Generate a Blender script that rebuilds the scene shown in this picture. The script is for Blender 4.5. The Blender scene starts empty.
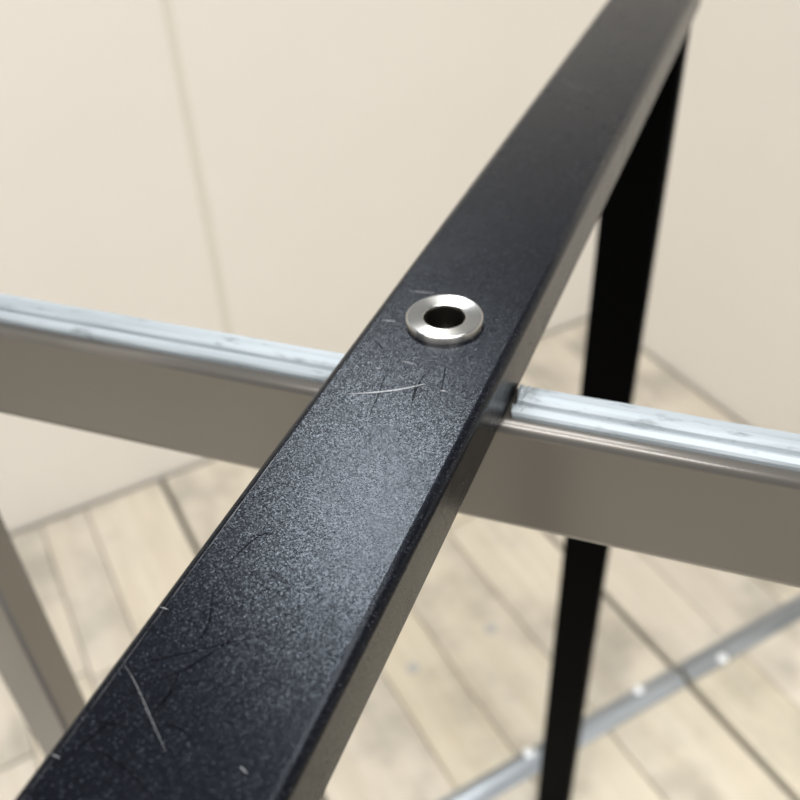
import bpy, bmesh, math, random
from mathutils import Vector, Matrix

random.seed(7)
scene = bpy.context.scene
C = scene.collection

# ------------------------------------------------------------------ camera
CAM_H = 0.868
cam_d = bpy.data.cameras.new('camera')
cam = bpy.data.objects.new('camera', cam_d)
C.objects.link(cam)
cam_d.sensor_width = 36.0
cam_d.lens = 36.0 * 900 / 800
cam_d.clip_start = 0.01
right = Vector((.92694923, .37353586, -.03515813))
up = -Vector((.21144463, -.59751293, -.77347881))
back = -Vector((-.30992951, .70954159, -.6328463))
cam.matrix_world = Matrix(((right.x, up.x, back.x, 0), (right.y, up.y, back.y, 0),
                           (right.z, up.z, back.z, CAM_H), (0, 0, 0, 1)))
cam_d.dof.use_dof = True
cam_d.dof.focus_distance = 0.161
cam_d.dof.aperture_fstop = 16.5
scene.camera = cam

# ------------------------------------------------------------------ light
world = bpy.data.worlds.new('world')
scene.world = world
world.use_nodes = True
bgn = world.node_tree.nodes['Background']
bgn.inputs['Color'].default_value = (0.90, 0.95, 1.0, 1)
bgn.inputs['Strength'].default_value = 0.28

def area(name, loc, target, sx, sy, power, col=(1, .98, .96)):
    l = bpy.data.lights.new(name, 'AREA')
    l.shape = 'RECTANGLE'; l.size = sx; l.size_y = sy; l.energy = power; l.color = col
    o = bpy.data.objects.new(name, l); C.objects.link(o)
    o.location = loc
    o.rotation_euler = (Vector(target) - Vector(loc)).to_track_quat('-Z', 'Y').to_euler()
    return o
area('overhead_light', (-.86, 1.76, 2.75), (-.07, .12, .7), .30, .26, 33, (.93, .97, 1))
area('overhead_light', (.8, -1.0, 2.75), (.8, -1.0, 0), 2.4, .4, 56)  # added unseen lamp, stretched to put a highlight on the bar's edge
area('overhead_light', (-.9, -1.6, 2.75), (-.9, -1.6, 0), 1.4, .6, 49)  # added unseen fill lamp behind the camera
area('overhead_light', (.25, .35, 2.75), (.25, .35, 0), 1.2, .8, 26)  # added unseen fill lamp above the table

vs = scene.view_settings
vs.view_transform = 'Standard'
vs.look = 'None'
vs.gamma = 1.0
vs.use_curve_mapping = False
vs.exposure = 0.0

# ------------------------------------------------------------------ materials
def newmat(name):
    m = bpy.data.materials.new(name); m.use_nodes = True
    nt = m.node_tree
    return m, nt, nt.nodes['Principled BSDF']
def N(nt, t, **kw):
    n = nt.nodes.new(t)
    for k, v in kw.items():
        if hasattr(n, k): setattr(n, k, v)
        else: n.inputs[k].default_value = v
    return n
def ramp(nt, src, stops):
    r = nt.nodes.new('ShaderNodeValToRGB')
    e = r.color_ramp.elements
    while len(e) < len(stops): e.new(0.5)
    for i, (p, c) in enumerate(stops):
        e[i].position = p; e[i].color = (*c, 1) if len(c) == 3 else c
    nt.links.new(src, r.inputs[0])
    return r.outputs[0]
def coords(nt, scale=(1, 1, 1), rnd=False):
    tc = nt.nodes.new('ShaderNodeTexCoord')
    mp = nt.nodes.new('ShaderNodeMapping')
    mp.inputs['Scale'].default_value = scale
    nt.links.new(tc.outputs['Object'], mp.inputs['Vector'])
    if rnd:
        oi = nt.nodes.new('ShaderNodeObjectInfo')
        mu = N(nt, 'ShaderNodeMath', operation='MULTIPLY'); mu.inputs[1].default_value = 37.0
        nt.links.new(oi.outputs['Random'], mu.inputs[0])
        nt.links.new(mu.outputs[0], mp.inputs['Location'])
    return mp.outputs['Vector']
def noise(nt, vec, scale, detail=3.0, rough=.55):
    n = N(nt, 'ShaderNodeTexNoise')
    n.inputs['Scale'].default_value = scale
    n.inputs['Detail'].default_value = detail
    n.inputs['Roughness'].default_value = rough
    nt.links.new(vec, n.inputs['Vector'])
    return n.outputs['Fac']
def bump(nt, bsdf, h, strength, dist):
    b = N(nt, 'ShaderNodeBump')
    b.inputs['Strength'].default_value = strength
    b.inputs['Distance'].default_value = dist
    nt.links.new(h, b.inputs['Height'])
    nt.links.new(b.outputs['Normal'], bsdf.inputs['Normal'])

# black satin powder coat with a fine sparkling grain
BLACK, nt, b = newmat('black_powder_coat')
v = coords(nt)
vor = N(nt, 'ShaderNodeTexVoronoi'); vor.inputs['Scale'].default_value = 5200
nt.links.new(v, vor.inputs['Vector'])
# every grain of the coat faces its own way: n + (random - .5) * k
sub = N(nt, 'ShaderNodeVectorMath', operation='SUBTRACT'); sub.inputs[1].default_value = (.5, .5, .5)
nt.links.new(vor.outputs['Color'], sub.inputs[0])
scl = N(nt, 'ShaderNodeVectorMath', operation='SCALE'); scl.inputs['Scale'].default_value = .13
nt.links.new(sub.outputs[0], scl.inputs[0])
geo = N(nt, 'ShaderNodeNewGeometry')
add = N(nt, 'ShaderNodeVectorMath', operation='ADD')
nt.links.new(geo.outputs['Normal'], add.inputs[0]); nt.links.new(scl.outputs[0], add.inputs[1])
nrm_ = N(nt, 'ShaderNodeVectorMath', operation='NORMALIZE')
nt.links.new(add.outputs[0], nrm_.inputs[0]); nt.links.new(nrm_.outputs[0], b.inputs['Normal'])
sx = N(nt, 'ShaderNodeSeparateXYZ'); nt.links.new(vor.outputs['Color'], sx.inputs[0])
col = ramp(nt, sx.outputs[0], [(.0, (.002, .0022, .0038)), (.90, (.0032, .0036, .006)), (.95, (.012, .0135, .018)), (1, (.045, .048, .06))])
nt.links.new(col, b.inputs['Base Color'])
sm = noise(nt, v, 60, 3)
rr = ramp(nt, sm, [(.3, (.25,) * 3), (.7, (.285,) * 3)])
nt.links.new(rr, b.inputs['Roughness'])
b.inputs['Specular IOR Level'].default_value = .2
b.inputs['Specular Tint'].default_value = (.80, .89, 1, 1)
BLACK_SHADED, nt, b = newmat('black_coat_shaded')  # black coat made darker on the legs, for their dim reflections
b.inputs['Base Color'].default_value = (.0012, .0012, .0013, 1)
b.inputs['Roughness'].default_value = .45
b.inputs['Specular IOR Level'].default_value = .02

SCR_P, nt, b = newmat('pale_scratch')
b.inputs['Base Color'].default_value = (.40, .40, .40, 1); b.inputs['Roughness'].default_value = .45
SCR_D, nt, b = newmat('dark_scratch')
b.inputs['Base Color'].default_value = (.002, .002, .003, 1); b.inputs['Roughness'].default_value = .9
b.inputs['Specular IOR Level'].default_value = 0
EDGE_GLINT, nt, b = newmat('painted_edge_glint')  # grey for the painted glint on the beam's left edge
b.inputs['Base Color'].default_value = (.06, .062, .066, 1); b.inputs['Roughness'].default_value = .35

# satin taupe metallic paint
TAUPE, nt, b = newmat('taupe_metal')
v = coords(nt)
g = noise(nt, v, 900, 2)
col = ramp(nt, noise(nt, v, 7, 3), [(.3, (.140, .128, .112)), (.7, (.150, .138, .122))])
nt.links.new(col, b.inputs['Base Color'])
b.inputs['Metallic'].default_value = .55
b.inputs['Roughness'].default_value = .38
b.inputs['Coat Weight'].default_value = 1
b.inputs['Coat Roughness'].default_value = .18
bump(nt, b, g, .12, .00005)

# galvanised strip, streaked along its length
GALV, nt, b = newmat('galvanised_strip')
v = coords(nt, (8, 260, 260))
streak = noise(nt, v, 1, 4)
spot = noise(nt, coords(nt, (120, 420, 420)), 1, 4, .7)
mx = N(nt, 'ShaderNodeMix', data_type='RGBA', blend_type='MULTIPLY')
mx.inputs[0].default_value = 1
c1 = ramp(nt, streak, [(.3, (.27, .305, .325)), (.6, (.39, .43, .455))])
c2 = ramp(nt, spot, [(.28, (.55, .55, .55)), (.44, (1, 1, 1))])
nt.links.new(c1, mx.inputs[6]); nt.links.new(c2, mx.inputs[7])
nt.links.new(mx.outputs[2], b.inputs['Base Color'])
b.inputs['Metallic'].default_value = .4
b.inputs['Roughness'].default_value = .55
bump(nt, b, spot, .15, .0002)

# turned stainless steel
STEEL, nt, b = newmat('turned_steel')
b.inputs['Base Color'].default_value = (.62, .605, .57, 1)
b.inputs['Metallic'].default_value = 1
b.inputs['Roughness'].default_value = .27
b.inputs['Anisotropic'].default_value = .95
b.inputs['Anisotropic Rotation'].default_value = .25
tg = N(nt, 'ShaderNodeTangent', direction_type='RADIAL', axis='Z')
nt.links.new(tg.outputs[0], b.inputs['Tangent'])
THREAD, nt, b = newmat('thread_steel')
b.inputs['Base Color'].default_value = (.20, .19, .17, 1)
b.inputs['Metallic'].default_value = 1; b.inputs['Roughness'].default_value = .35

# painted wall board
WALL, nt, b = newmat('cream_wall_paint')
v = coords(nt)
col = ramp(nt, noise(nt, v, 2.2, 3), [(.3, (.775, .735, .67)), (.7, (.80, .765, .705))])
nt.links.new(col, b.inputs['Base Color'])
b.inputs['Roughness'].default_value = .55
bump(nt, b, noise(nt, v, 180, 2), .06, .0005)
WALLB, nt, b = newmat('wall_backing')
b.inputs['Base Color'].default_value = (.72, .68, .60, 1); b.inputs['Roughness'].default_value = .8

# whitewashed wood planks
WOOD, nt, b = newmat('whitewashed_wood')
v = coords(nt, (1, 1, 1), True)
grain = noise(nt, coords(nt, (70, 5, 5), True), 1, 5, .6)
cloud = noise(nt, v, 7, 5, .62)
oi = N(nt, 'ShaderNodeObjectInfo')
base = ramp(nt, oi.outputs['Random'], [(0, (.54, .49, .385)), (.5, (.58, .53, .44)), (1, (.53, .49, .42))])
m1 = N(nt, 'ShaderNodeMix', data_type='RGBA', blend_type='MULTIPLY'); m1.inputs[0].default_value = 1
cg = ramp(nt, grain, [(.32, (.90, .88, .85)), (.58, (1.02, 1.02, 1.02))])
nt.links.new(base, m1.inputs[6]); nt.links.new(cg, m1.inputs[7])
m2 = N(nt, 'ShaderNodeMix', data_type='RGBA', blend_type='MULTIPLY'); m2.inputs[0].default_value = 1
cc = ramp(nt, cloud, [(.35, (.66, .66, .67)), (.51, (1.0, 1.0, 1.0)), (.72, (1.10, 1.09, 1.07))])
nt.links.new(m1.outputs[2], m2.inputs[6]); nt.links.new(cc, m2.inputs[7])
nt.links.new(m2.outputs[2], b.inputs['Base Color'])
b.inputs['Roughness'].default_value = .5
bump(nt, b, grain, .12, .0008)
SUB, nt, b = newmat('dark_underfloor')
b.inputs['Base Color'].default_value = (.07, .062, .05, 1); b.inputs['Roughness'].default_value = .9
ALU, nt, b = newmat('blue_grey_metal')
col = ramp(nt, noise(nt, coords(nt, (7, 60, 60)), 1, 3), [(.35, (.22, .24, .26)), (.65, (.38, .41, .44))])
nt.links.new(col, b.inputs['Base Color'])
b.inputs['Metallic'].default_value = .7; b.inputs['Roughness'].default_value = .35
SCREW, nt, b = newmat('bright_screw')
b.inputs['Base Color'].default_value = (.85, .88, .90, 1)
b.inputs['Metallic'].default_value = .6; b.inputs['Roughness'].default_value = .3
KNOT, nt, b = newmat('grey_knot')
b.inputs['Base Color'].default_value = (.40, .39, .37, 1); b.inputs['Roughness'].default_value = .7

# ------------------------------------------------------------------ mesh helpers
def link(name, me, mats, parent=None, loc=(0, 0, 0), rotz=0):
    o = bpy.data.objects.new(name, me); C.objects.link(o)
    for m in (mats if isinstance(mats, (list, tuple)) else [mats]):
        if m.name not in me.materials: me.materials.append(m)
    o.location = loc; o.rotation_euler = (0, 0, rotz)
    if parent: o.parent = parent
    return o
def to_mesh(bm, name):
    bmesh.ops.recalc_face_normals(bm, faces=bm.faces)
    me = bpy.data.meshes.new(name); bm.to_mesh(me); bm.free()
    return me
def box_mesh(name, sx, sy, z0, z1, bev=0.0):
    bm = bmesh.new()
    bmesh.ops.create_cube(bm, size=1, matrix=Matrix.Translation((0, 0, (z0 + z1) / 2)) @ Matrix.Diagonal((sx, sy, z1 - z0, 1)))
    if bev:
        bmesh.ops.bevel(bm, geom=[e for e in bm.edges if all(abs(vv.co.z - z1) < 1e-6 for vv in e.verts)],
                        offset=bev, segments=2, affect='EDGES', profile=.5)
    return to_mesh(bm, name)
def rrect(w, h, r, seg=6):
    """rounded rectangle outline, counter-clockwise, centred; start at right side"""
    pts = []
    for cx, cz, a0 in ((w/2-r, h/2-r, 0), (-w/2+r, h/2-r, 90), (-w/2+r, -h/2+r, 180), (w/2-r, -h/2+r, 270)):
        for k in range(seg + 1):
            a = math.radians(a0 + 90 * k / seg)
            pts.append((cx + r * math.cos(a), cz + r * math.sin(a)))
    return pts
def tube_mesh(name, w, h, r, stations, place, hole=None, seg=6):
    """prism of a rounded rectangle. place(a, b, s) -> xyz. hole=(s_centre, radius): round hole in the top flat."""
    bm = bmesh.new()
    prof = rrect(w, h, r, seg)
    n = len(prof)
    rings = [[bm.verts.new(place(a, b_, s)) for a, b_ in prof] for s in stations]
    for i in range(len(stations) - 1):
        for k in range(n):
            k2 = (k + 1) % n
            flat = k % (seg + 1) == seg
            if hole and k == seg and stations[i] < hole[0] < stations[i + 1]:
                s0, s1 = stations[i], stations[i + 1]
                hw, hs = w / 2 - r, (s1 - s0) / 2
                M = 48; inner = []; outer = []
                for q in range(M):
                    a = 2 * math.pi * (q + .5) / M
                    ca, sa = math.cos(a), math.sin(a)
                    t = min(hw / max(abs(ca), 1e-9), hs / max(abs(sa), 1e-9))
                    inner.append(bm.verts.new(place(hole[1] * ca, h / 2, hole[0] + hole[1] * sa)))
                    outer.append(bm.verts.new(place(t * ca, h / 2, hole[0] + t * sa)))
                for q in range(M):
                    q2 = (q + 1) % M
                    bm.faces.new((inner[q], inner[q2], outer[q2], outer[q]))
                # the four corner slivers
                for ci, vv in ((0, rings[i + 1][k]), (1, rings[i + 1][k2]), (2, rings[i][k2]), (3, rings[i][k])):
                    q = M // 8 + ci * M // 4
                    best = min(range(M), key=lambda z: (outer[z].co - vv.co).length)
                    for z in (best - 1, best):
                        za, zb = outer[z % M], outer[(z + 1) % M]
                        if abs((za.co - zb.co).x) > 1e-7 and abs((za.co - zb.co).y) > 1e-7:
                            bm.faces.new((za, zb, vv))
                continue
            f = bm.faces.new((rings[i][k], rings[i][k2], rings[i + 1][k2], rings[i + 1][k]))
            f.smooth = not flat
    bm.faces.new(rings[0]); bm.faces.new(rings[-1])
    return bm
def tag(o, label, cat, group=None):
    o['label'] = label; o['category'] = cat
    if group: o['group'] = group

# ------------------------------------------------------------------ floor and walls (rotated frame: u along the left wall, v along the planks)
TH = math.radians(51)
U = Vector((math.cos(TH), math.sin(TH), 0)); V = Vector((math.sin(TH), -math.cos(TH), 0))
def uv(u, v, z=0): p = U * u + V * v; return Vector((p.x, p.y, z))
U_WALL, V_WALL = 0.888, -0.970
U0, V1 = -1.9, 1.6

# underfloor slab: local x = u, local -y = v  (rotation TH)
slab = box_mesh('floor', U_WALL - U0 + .06, V1 - V_WALL + .06, -.06, -.009)
cu, cv = (U_WALL + U0) / 2, (V1 + V_WALL) / 2
floor = link('floor', slab, SUB, None, uv(cu, cv), TH)
floor['kind'] = 'structure'
def floc(u, v, z=0): return (u - cu, -(v - cv), z)

lines = [(-1.9, 0), (-1.79, 0), (-1.70, 0), (-1.60, 0), (-1.484, 1), (-1.38, 0), (-1.29, 0), (-1.19, 0), (-1.083, 1), (-.99, 0), (-.90, 0),
         (-.78, 0), (-.682, 1), (-.60, 0), (-.51, 0), (-.40, 0), (-.281, 1), (-.20, 0), (-.12, 0), (-.046, 0), (.0135, 0),
         (.120, 1), (.2403, 0), (.312, 0), (.411, 0), (.521, 1), (.60, 0), (.69, 0), (.79, 0), (U_WALL - .005, 0)]
VS = -.365    # metal joint strip runs along u at this v
cache = {}
for i in range(len(lines) - 1):
    ua, sa = lines[i]; ub, sb = lines[i + 1]
    a = ua + (.0036 if sa else .0005); c = ub - (.0036 if sb else .0005)
    cuts = [V_WALL + .005, VS, VS + .80, V1]
    j = random.uniform(-.05, .05)
    if random.random() < .5: cuts.insert(1, -.67 + j)
    for k in range(len(cuts) - 1):
        va, vb = cuts[k] + .0012, cuts[k + 1] - .0012
        key = (round(c - a, 4), round(vb - va, 4))
        if key not in cache: cache[key] = box_mesh('plank', c - a, vb - va, -.009, 0, .0022)
        link('plank', cache[key], WOOD, floor, floc((a + c) / 2, (va + vb) / 2, random.uniform(-.0006, 0)))
# grey knots on the planks
kb = bmesh.new()
bmesh.ops.create_cone(kb, cap_ends=True, segments=14, radius1=.0075, radius2=.0065, depth=.0012)
kme = to_mesh(kb, 'knot')
for u_, v_ in ((.376, -.523), (.2723, -.523)):
    link('knot', kme, KNOT, floor, floc(u_, v_, .0002))

def wall(name, along, p0, length, joints, label_h=1.2):
    """wall whose face passes p0 (floor point, start) and runs along 'along'; inside is to the camera side"""
    ang = math.atan2(along.y, along.x)
    th = .024
    nrm = Vector((along.y, -along.x, 0))      # right-hand side = room side for both walls
    mid = p0 + along * (length / 2) - nrm * (.003 + th / 2)
    w = link(name, box_mesh(name, length, th, -.009, label_h), WALLB, None, (mid.x, mid.y, 0), ang)
    w['kind'] = 'structure'
    edges = [0] + joints + [length]
    for k in range(len(edges) - 1):
        a, c = edges[k] + .0045, edges[k + 1] - .0045
        bm = bmesh.new()
        bmesh.ops.create_cube(bm, size=1, matrix=Matrix.Translation(((a + c) / 2 - length / 2, -(th / 2 + .0015), label_h / 2)) @ Matrix.Diagonal((c - a, .003, label_h, 1)))
        bmesh.ops.bevel(bm, geom=[e for e in bm.edges if abs(e.verts[0].co.z - e.verts[1].co.z) > .5 and e.verts[0].co.y < -th / 2 - .002],
                        offset=.0015, segments=2, affect='EDGES', profile=.5)
        link('panel', to_mesh(bm, 'panel'), WALL, w)
    return w
wall('wall_left', U, uv(U0, V_WALL), U_WALL - U0, [.255 - .91 - U0, .255 - U0])
wall('wall_right', V, uv(U_WALL, V_WALL), V1 - V_WALL, [1.30])

# metal joint strip screwed to the floor
prof = [(-.0125, 0), (-.0125, .0012), (-.008, .0024), (-.003, .0046), (.003, .0046), (.008, .0024), (.0125, .0012), (.0125, 0)]
def strip_piece(a, c):
    bm = bmesh.new()
    rings = [[bm.verts.new((s, y, z)) for y, z in prof] for s in (a, c)]
    for k in range(len(prof)):
        k2 = (k + 1) % len(prof)
        bm.faces.new((rings[0][k], rings[0][k2], rings[1][k2], rings[1][k]))
    bm.faces.new(rings[0]); bm.faces.new(rings[1])
    return to_mesh(bm, 'profile')
js = bpy.data.objects.new('joint_strip', None); C.objects.link(js)
js.location = uv(0, VS, .0002); js.rotation_euler = (0, 0, TH)
tag(js, 'blue-grey metal strip screwed down across the pale floor planks', 'floor strip')
for a, c in ((U0 + .01, -.284), (-.278, .117), (.123, .5175), (.5245, U_WALL - .01)):
    link('profile', strip_piece(a, c), ALU, js)
sb = bmesh.new()
bmesh.ops.create_uvsphere(sb, u_segments=14, v_segments=8, radius=.0065)
for vv in list(sb.verts):
    vv.co.z = max(vv.co.z * .6, -.0005)
sme = to_mesh(sb, 'screw')
for f in sme.polygons: f.use_smooth = True
for u_, dv in ((.3234, -.008), (.4667, -.008), (.5727, .008), (.10, -.008), (-.05, .008), (.73, -.008)):
    link('screw', sme, SCREW, js, (u_, -dv, .0026))

# ------------------------------------------------------------------ table base
K = .75                            # 40 mm nominal -> 30 mm tube
mm = .001 * K
BX0, BX1 = -.0956 * K, -.0510 * K          # beam sides
BZ1 = CAM_H - .148 * K                 # beam top
BZ0 = BZ1 - .021 * K
BCX, BCZ = (BX0 + BX1) / 2, (BZ0 + BZ1) / 2
BY0, BY1 = -.200 * K, .598 * K             # beam ends
CROSS = Vector((BCX, .1975 * K, 0))
base = bpy.data.objects.new('table_base', None); C.objects.link(base)
base.location = CROSS
tag(base, 'crossed metal table base, black beam laid over a taupe bar with galvanised strips', 'table base')

BW, BH, BR = BX1 - BX0, BZ1 - BZ0, .0027 * K
RY = .2032 * K - CROSS.y               # bush position along the beam (local)
RX = -.0736 * K - BCX
y0, y1 = BY0 - CROSS.y, BY1 - CROSS.y
bm = tube_mesh('beam', BW, BH, BR, [y0, RY - .022, RY + .022, y1], lambda a, c, s: (a, s, BCZ + c), hole=(RY, .0072 * K))
me = to_mesh(bm, 'beam')
me.materials.append(BLACK); me.materials.append(SCR_P); me.materials.append(SCR_D); me.materials.append(EDGE_GLINT)

PALE = [
  ([(-86.1,163.8), (-79.3,167.0), (-73.7,170.4), (-68.7,174.4)], .38), ([(-64.0,173.1), (-62.5,173.4)], .30),
  ([(-89.5,215.5), (-85.5,216.3), (-81.4,216.5)], .18), ([(-91.0,198.3), (-87.1,199.0)], .2),
  ([(-78.3,181.8), (-74.7,181.6)], .22), ([(-83.8,176.5), (-82.6,176.5)], .3),
  ([(-92.2,72.9), (-87.8,70.1), (-80.8,64.9), (-74.8,60.5)], .06), ([(-94.0,52.9), (-92.0,52.8)], .12),
  ([(-94.0,87.3), (-92.0,87.3)], .13), ([(-61.1,62.9), (-59.3,62.2)], .15),
  ([(-90.3,402.5), (-81.4,396.4), (-71.9,391.8)], .12)]
DARK = [
  [(-80.8,177.1), (-79.0,168.0), (-77.4,157.0)], [(-66.3,184.1), (-63.1,170.6)],
  [(-69.6,182.0), (-70.3,174.7), (-69.2,166.2)], [(-71.3,175.3), (-69.5,167.0)], [(-89.5,188.4), (-84.5,184.5)],
  [(-86.3,95.9), (-82.3,87.1), (-81.9,80.7)], [(-73.8,89.5), (-78.2,81.1), (-81.5,75.5), (-87.1,69.9)],
  [(-65.9,91.9), (-76.7,84.1), (-85.4,77.6), (-90.0,74.2)], [(-81.5,75.5), (-80.3,65.8)],
  [(-84.4,67.1), (-88.5,60.1), (-90.4,54.0)], [(-90.4,61.2), (-84.8,61.9)],
  [(-79.3,64.4), (-75.8,65.3), (-71.8,64.6)], [(-88.6,56.9), (-80.1,55.3), (-71.9,52.5)],
  [(-80.7,113.4), (-84.2,111.5), (-86.6,102.7)], [(-76.6,97.8), (-74.8,99.3)], [(-89.6,66.2), (-85.1,70.7)],
  [(-79.1,77.3), (-81.2,68.3), (-81.2,64.3)]]
def catmull(p, n=6):
    if len(p) == 2: return [Vector(p[0]).lerp(Vector(p[1]), k / 3) for k in range(4)]
    q = [Vector(x) for x in p]; q = [q[0] * 2 - q[1]] + q + [q[-1] * 2 - q[-2]]
    out = []
    for i in range(1, len(q) - 2):
        for k in range(n):
            t = k / n
            out.append(.5 * ((2 * q[i]) + (q[i+1] - q[i-1]) * t + (2*q[i-1] - 5*q[i] + 4*q[i+1] - q[i+2]) * t*t + (-q[i-1] + 3*q[i] - 3*q[i+1] + q[i+2]) * t**3))
    return out + [q[-2]]
bm = bmesh.new(); bm.from_mesh(me)
def ribbon(pts, w, mi, z):
    P = catmull(pts); n = len(P); L, R = [], []
    for i, p in enumerate(P):
        d = (P[min(i + 1, n - 1)] - P[max(i - 1, 0)]).normalized()
        nn = Vector((-d.y, d.x)); t = i / (n - 1)
        ww = w * (.25 + .75 * math.sin(math.pi * min(max(t, .06), .94))) * random.uniform(.8, 1.15) / 2
        for lst, s in ((L, 1), (R, -1)):
            q = (p + nn * ww * s) * mm
            lst.append(bm.verts.new((q.x - CROSS.x, q.y - CROSS.y, BZ1 + z)))
    for i in range(n - 1):
        f = bm.faces.new((R[i], R[i + 1], L[i + 1], L[i])); f.material_index = mi
        if f.normal.z < 0: f.normal_flip()
for p in DARK: ribbon(p, .30, 2, .000012)
for p, w in PALE: ribbon(p, w, 1, .00002)
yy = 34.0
while yy < 132:                      # pale dashes paint the left bevel's reflected glint
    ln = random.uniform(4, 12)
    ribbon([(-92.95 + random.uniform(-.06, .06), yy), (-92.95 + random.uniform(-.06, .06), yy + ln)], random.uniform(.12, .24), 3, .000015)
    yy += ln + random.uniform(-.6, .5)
for f in bm.faces:
    f.normal_update()
    if f.material_index and f.normal.z < 0: f.normal_flip()
bm.to_mesh(me); bm.free()
beam = link('beam', me, [], base)
beam['label'] = 'satin black scratched beam'

# turned bush set in the beam
def lathe(profile, seg=64):
    bm = bmesh.new()
    rr = [[bm.verts.new((r * math.cos(2*math.pi*k/seg), r * math.sin(2*math.pi*k/seg), z)) for k in range(seg)] for r, z in [(a * K, c * K) for a, c in profile]]
    for i in range(len(rr) - 1):
        for k in range(seg):
            k2 = (k + 1) % seg
            f = bm.faces.new((rr[i][k], rr[i][k2], rr[i+1][k2], rr[i+1][k])); f.smooth = True
    return bm
P_ = [(.0112, .00005), (.0112, .0020), (.01105, .0022), (.01075, .0024), (.0107, .0024), (.0106, .0024), (.0065, .0021), (.0064, .00209), (.0062, .0020), (.0061, .0018)]
bush = link('bush', to_mesh(lathe(P_), 'bush'), STEEL, beam, (RX, RY, BZ1))
bush['label'] = 'bright turned steel bush'
tp = [(.0061, .0018)]
z = .0016
while z > -.012:
    tp += [(.0061, z), (.0056, z - .0005)]; z -= .001
tp += [(.0061, z), (.0001, z)]
th_ = link('thread', to_mesh(lathe(tp, 40), 'thread'), THREAD, beam, (RX, RY, BZ1))

# black legs under both ends of the beam
LD = .020 * K
def leg_mesh(w, d, ztop, r=.0025 * K):
    return to_mesh(tube_mesh('leg', w, d, r, [.0, ztop], lambda a, c, s: (a, c, s), seg=4), 'leg')
lm = leg_mesh(BW - .0026, LD, BZ0)
for vv in lm.vertices:
    vv.co.x += .006 * (1 - vv.co.z / BZ0)          # the legs lean very slightly
for yy in (y1 - LD / 2, y0 + LD / 2):
    l = link('leg', lm, BLACK_SHADED, base, (-.0010, yy, 0))
    l['label'] = 'black leg'

# taupe bar on edge under the beam, turned a few degrees
BA = math.radians(3.2)
bar_h, bar_d = .0422 * K, .020 * K
bz1 = BZ0; bzc = bz1 - bar_h / 2
HL = .246 * K
bar = link('crossbar', to_mesh(tube_mesh('crossbar', bar_d, bar_h, .0034 * K, [-HL, HL], lambda a, c, s: (s, a, bzc + c)), 'crossbar'), TAUPE, base, (0, .0000, 0), BA)
bar['label'] = 'satin taupe bar'
LW = .031 * K
lm2 = leg_mesh(LW, bar_d, bz1 - bar_h)
for s in (-1, 1):
    p = Matrix.Rotation(BA, 3, 'Z') @ Vector((s * (HL - LW / 2), 0, 0))
    l = link('leg', lm2, TAUPE, base, p, BA)
    l['label'] = 'taupe leg'

# grooved galvanised strips on the bar, cut off at the beam
SP = [(-.0062, 0), (-.0062, .0012), (-.0057, .0020), (-.0040, .0027), (-.0032, .0026), (-.0026, .0014), (-.0018, .0013), (-.0012, .0026),
      (-.0004, .0034), (.0016, .0037), (.0034, .0035), (.0040, .0029), (.0062, .0026), (.0076, .0014), (.0076, 0)]
SP = [(a * K, c * K) for a, c in SP]
def strip(xa, xb, torn):
    bm = bmesh.new(); ns = 60
    ring = []
    for i in range(ns + 1):
        t = i / ns
        t = t ** 2.2
        x = xa + (xb - xa) * t
        row = []
        for k, (y, z) in enumerate(SP):
            j = torn * max(0, 1 - abs(x - xa) / .0045)
            jx = random.uniform(-.0009, .0006) * j if i == 0 else 0
            jz = random.uniform(-.0003, .0005) * j if 2 < k < len(SP) - 1 else 0
            if i <= 6 and k in (9, 10, 11): jz += .0007 * j
            wob = .00008 * math.sin(x * 190 + k)
            row.append(bm.verts.new((x + jx, y + wob * (k > 1), z + (jz if z else 0))))
        ring.append(row)
    for i in range(ns):
        for k in range(len(SP)):
            k2 = (k + 1) % len(SP)
            f = bm.faces.new((ring[i][k], ring[i][k2], ring[i + 1][k2], ring[i + 1][k]))
    bm.faces.new(ring[0]); bm.faces.new(ring[-1])
    return to_mesh(bm, 'cover_strip')
s1 = link('cover_strip', strip(BW / 2 + .0012, HL - .001, 1), GALV, bar, (0, 0, bz1))
s2 = link('cover_strip', strip(-BW / 2 - .0010, -HL + .001, .4), GALV, bar, (0, 0, bz1))
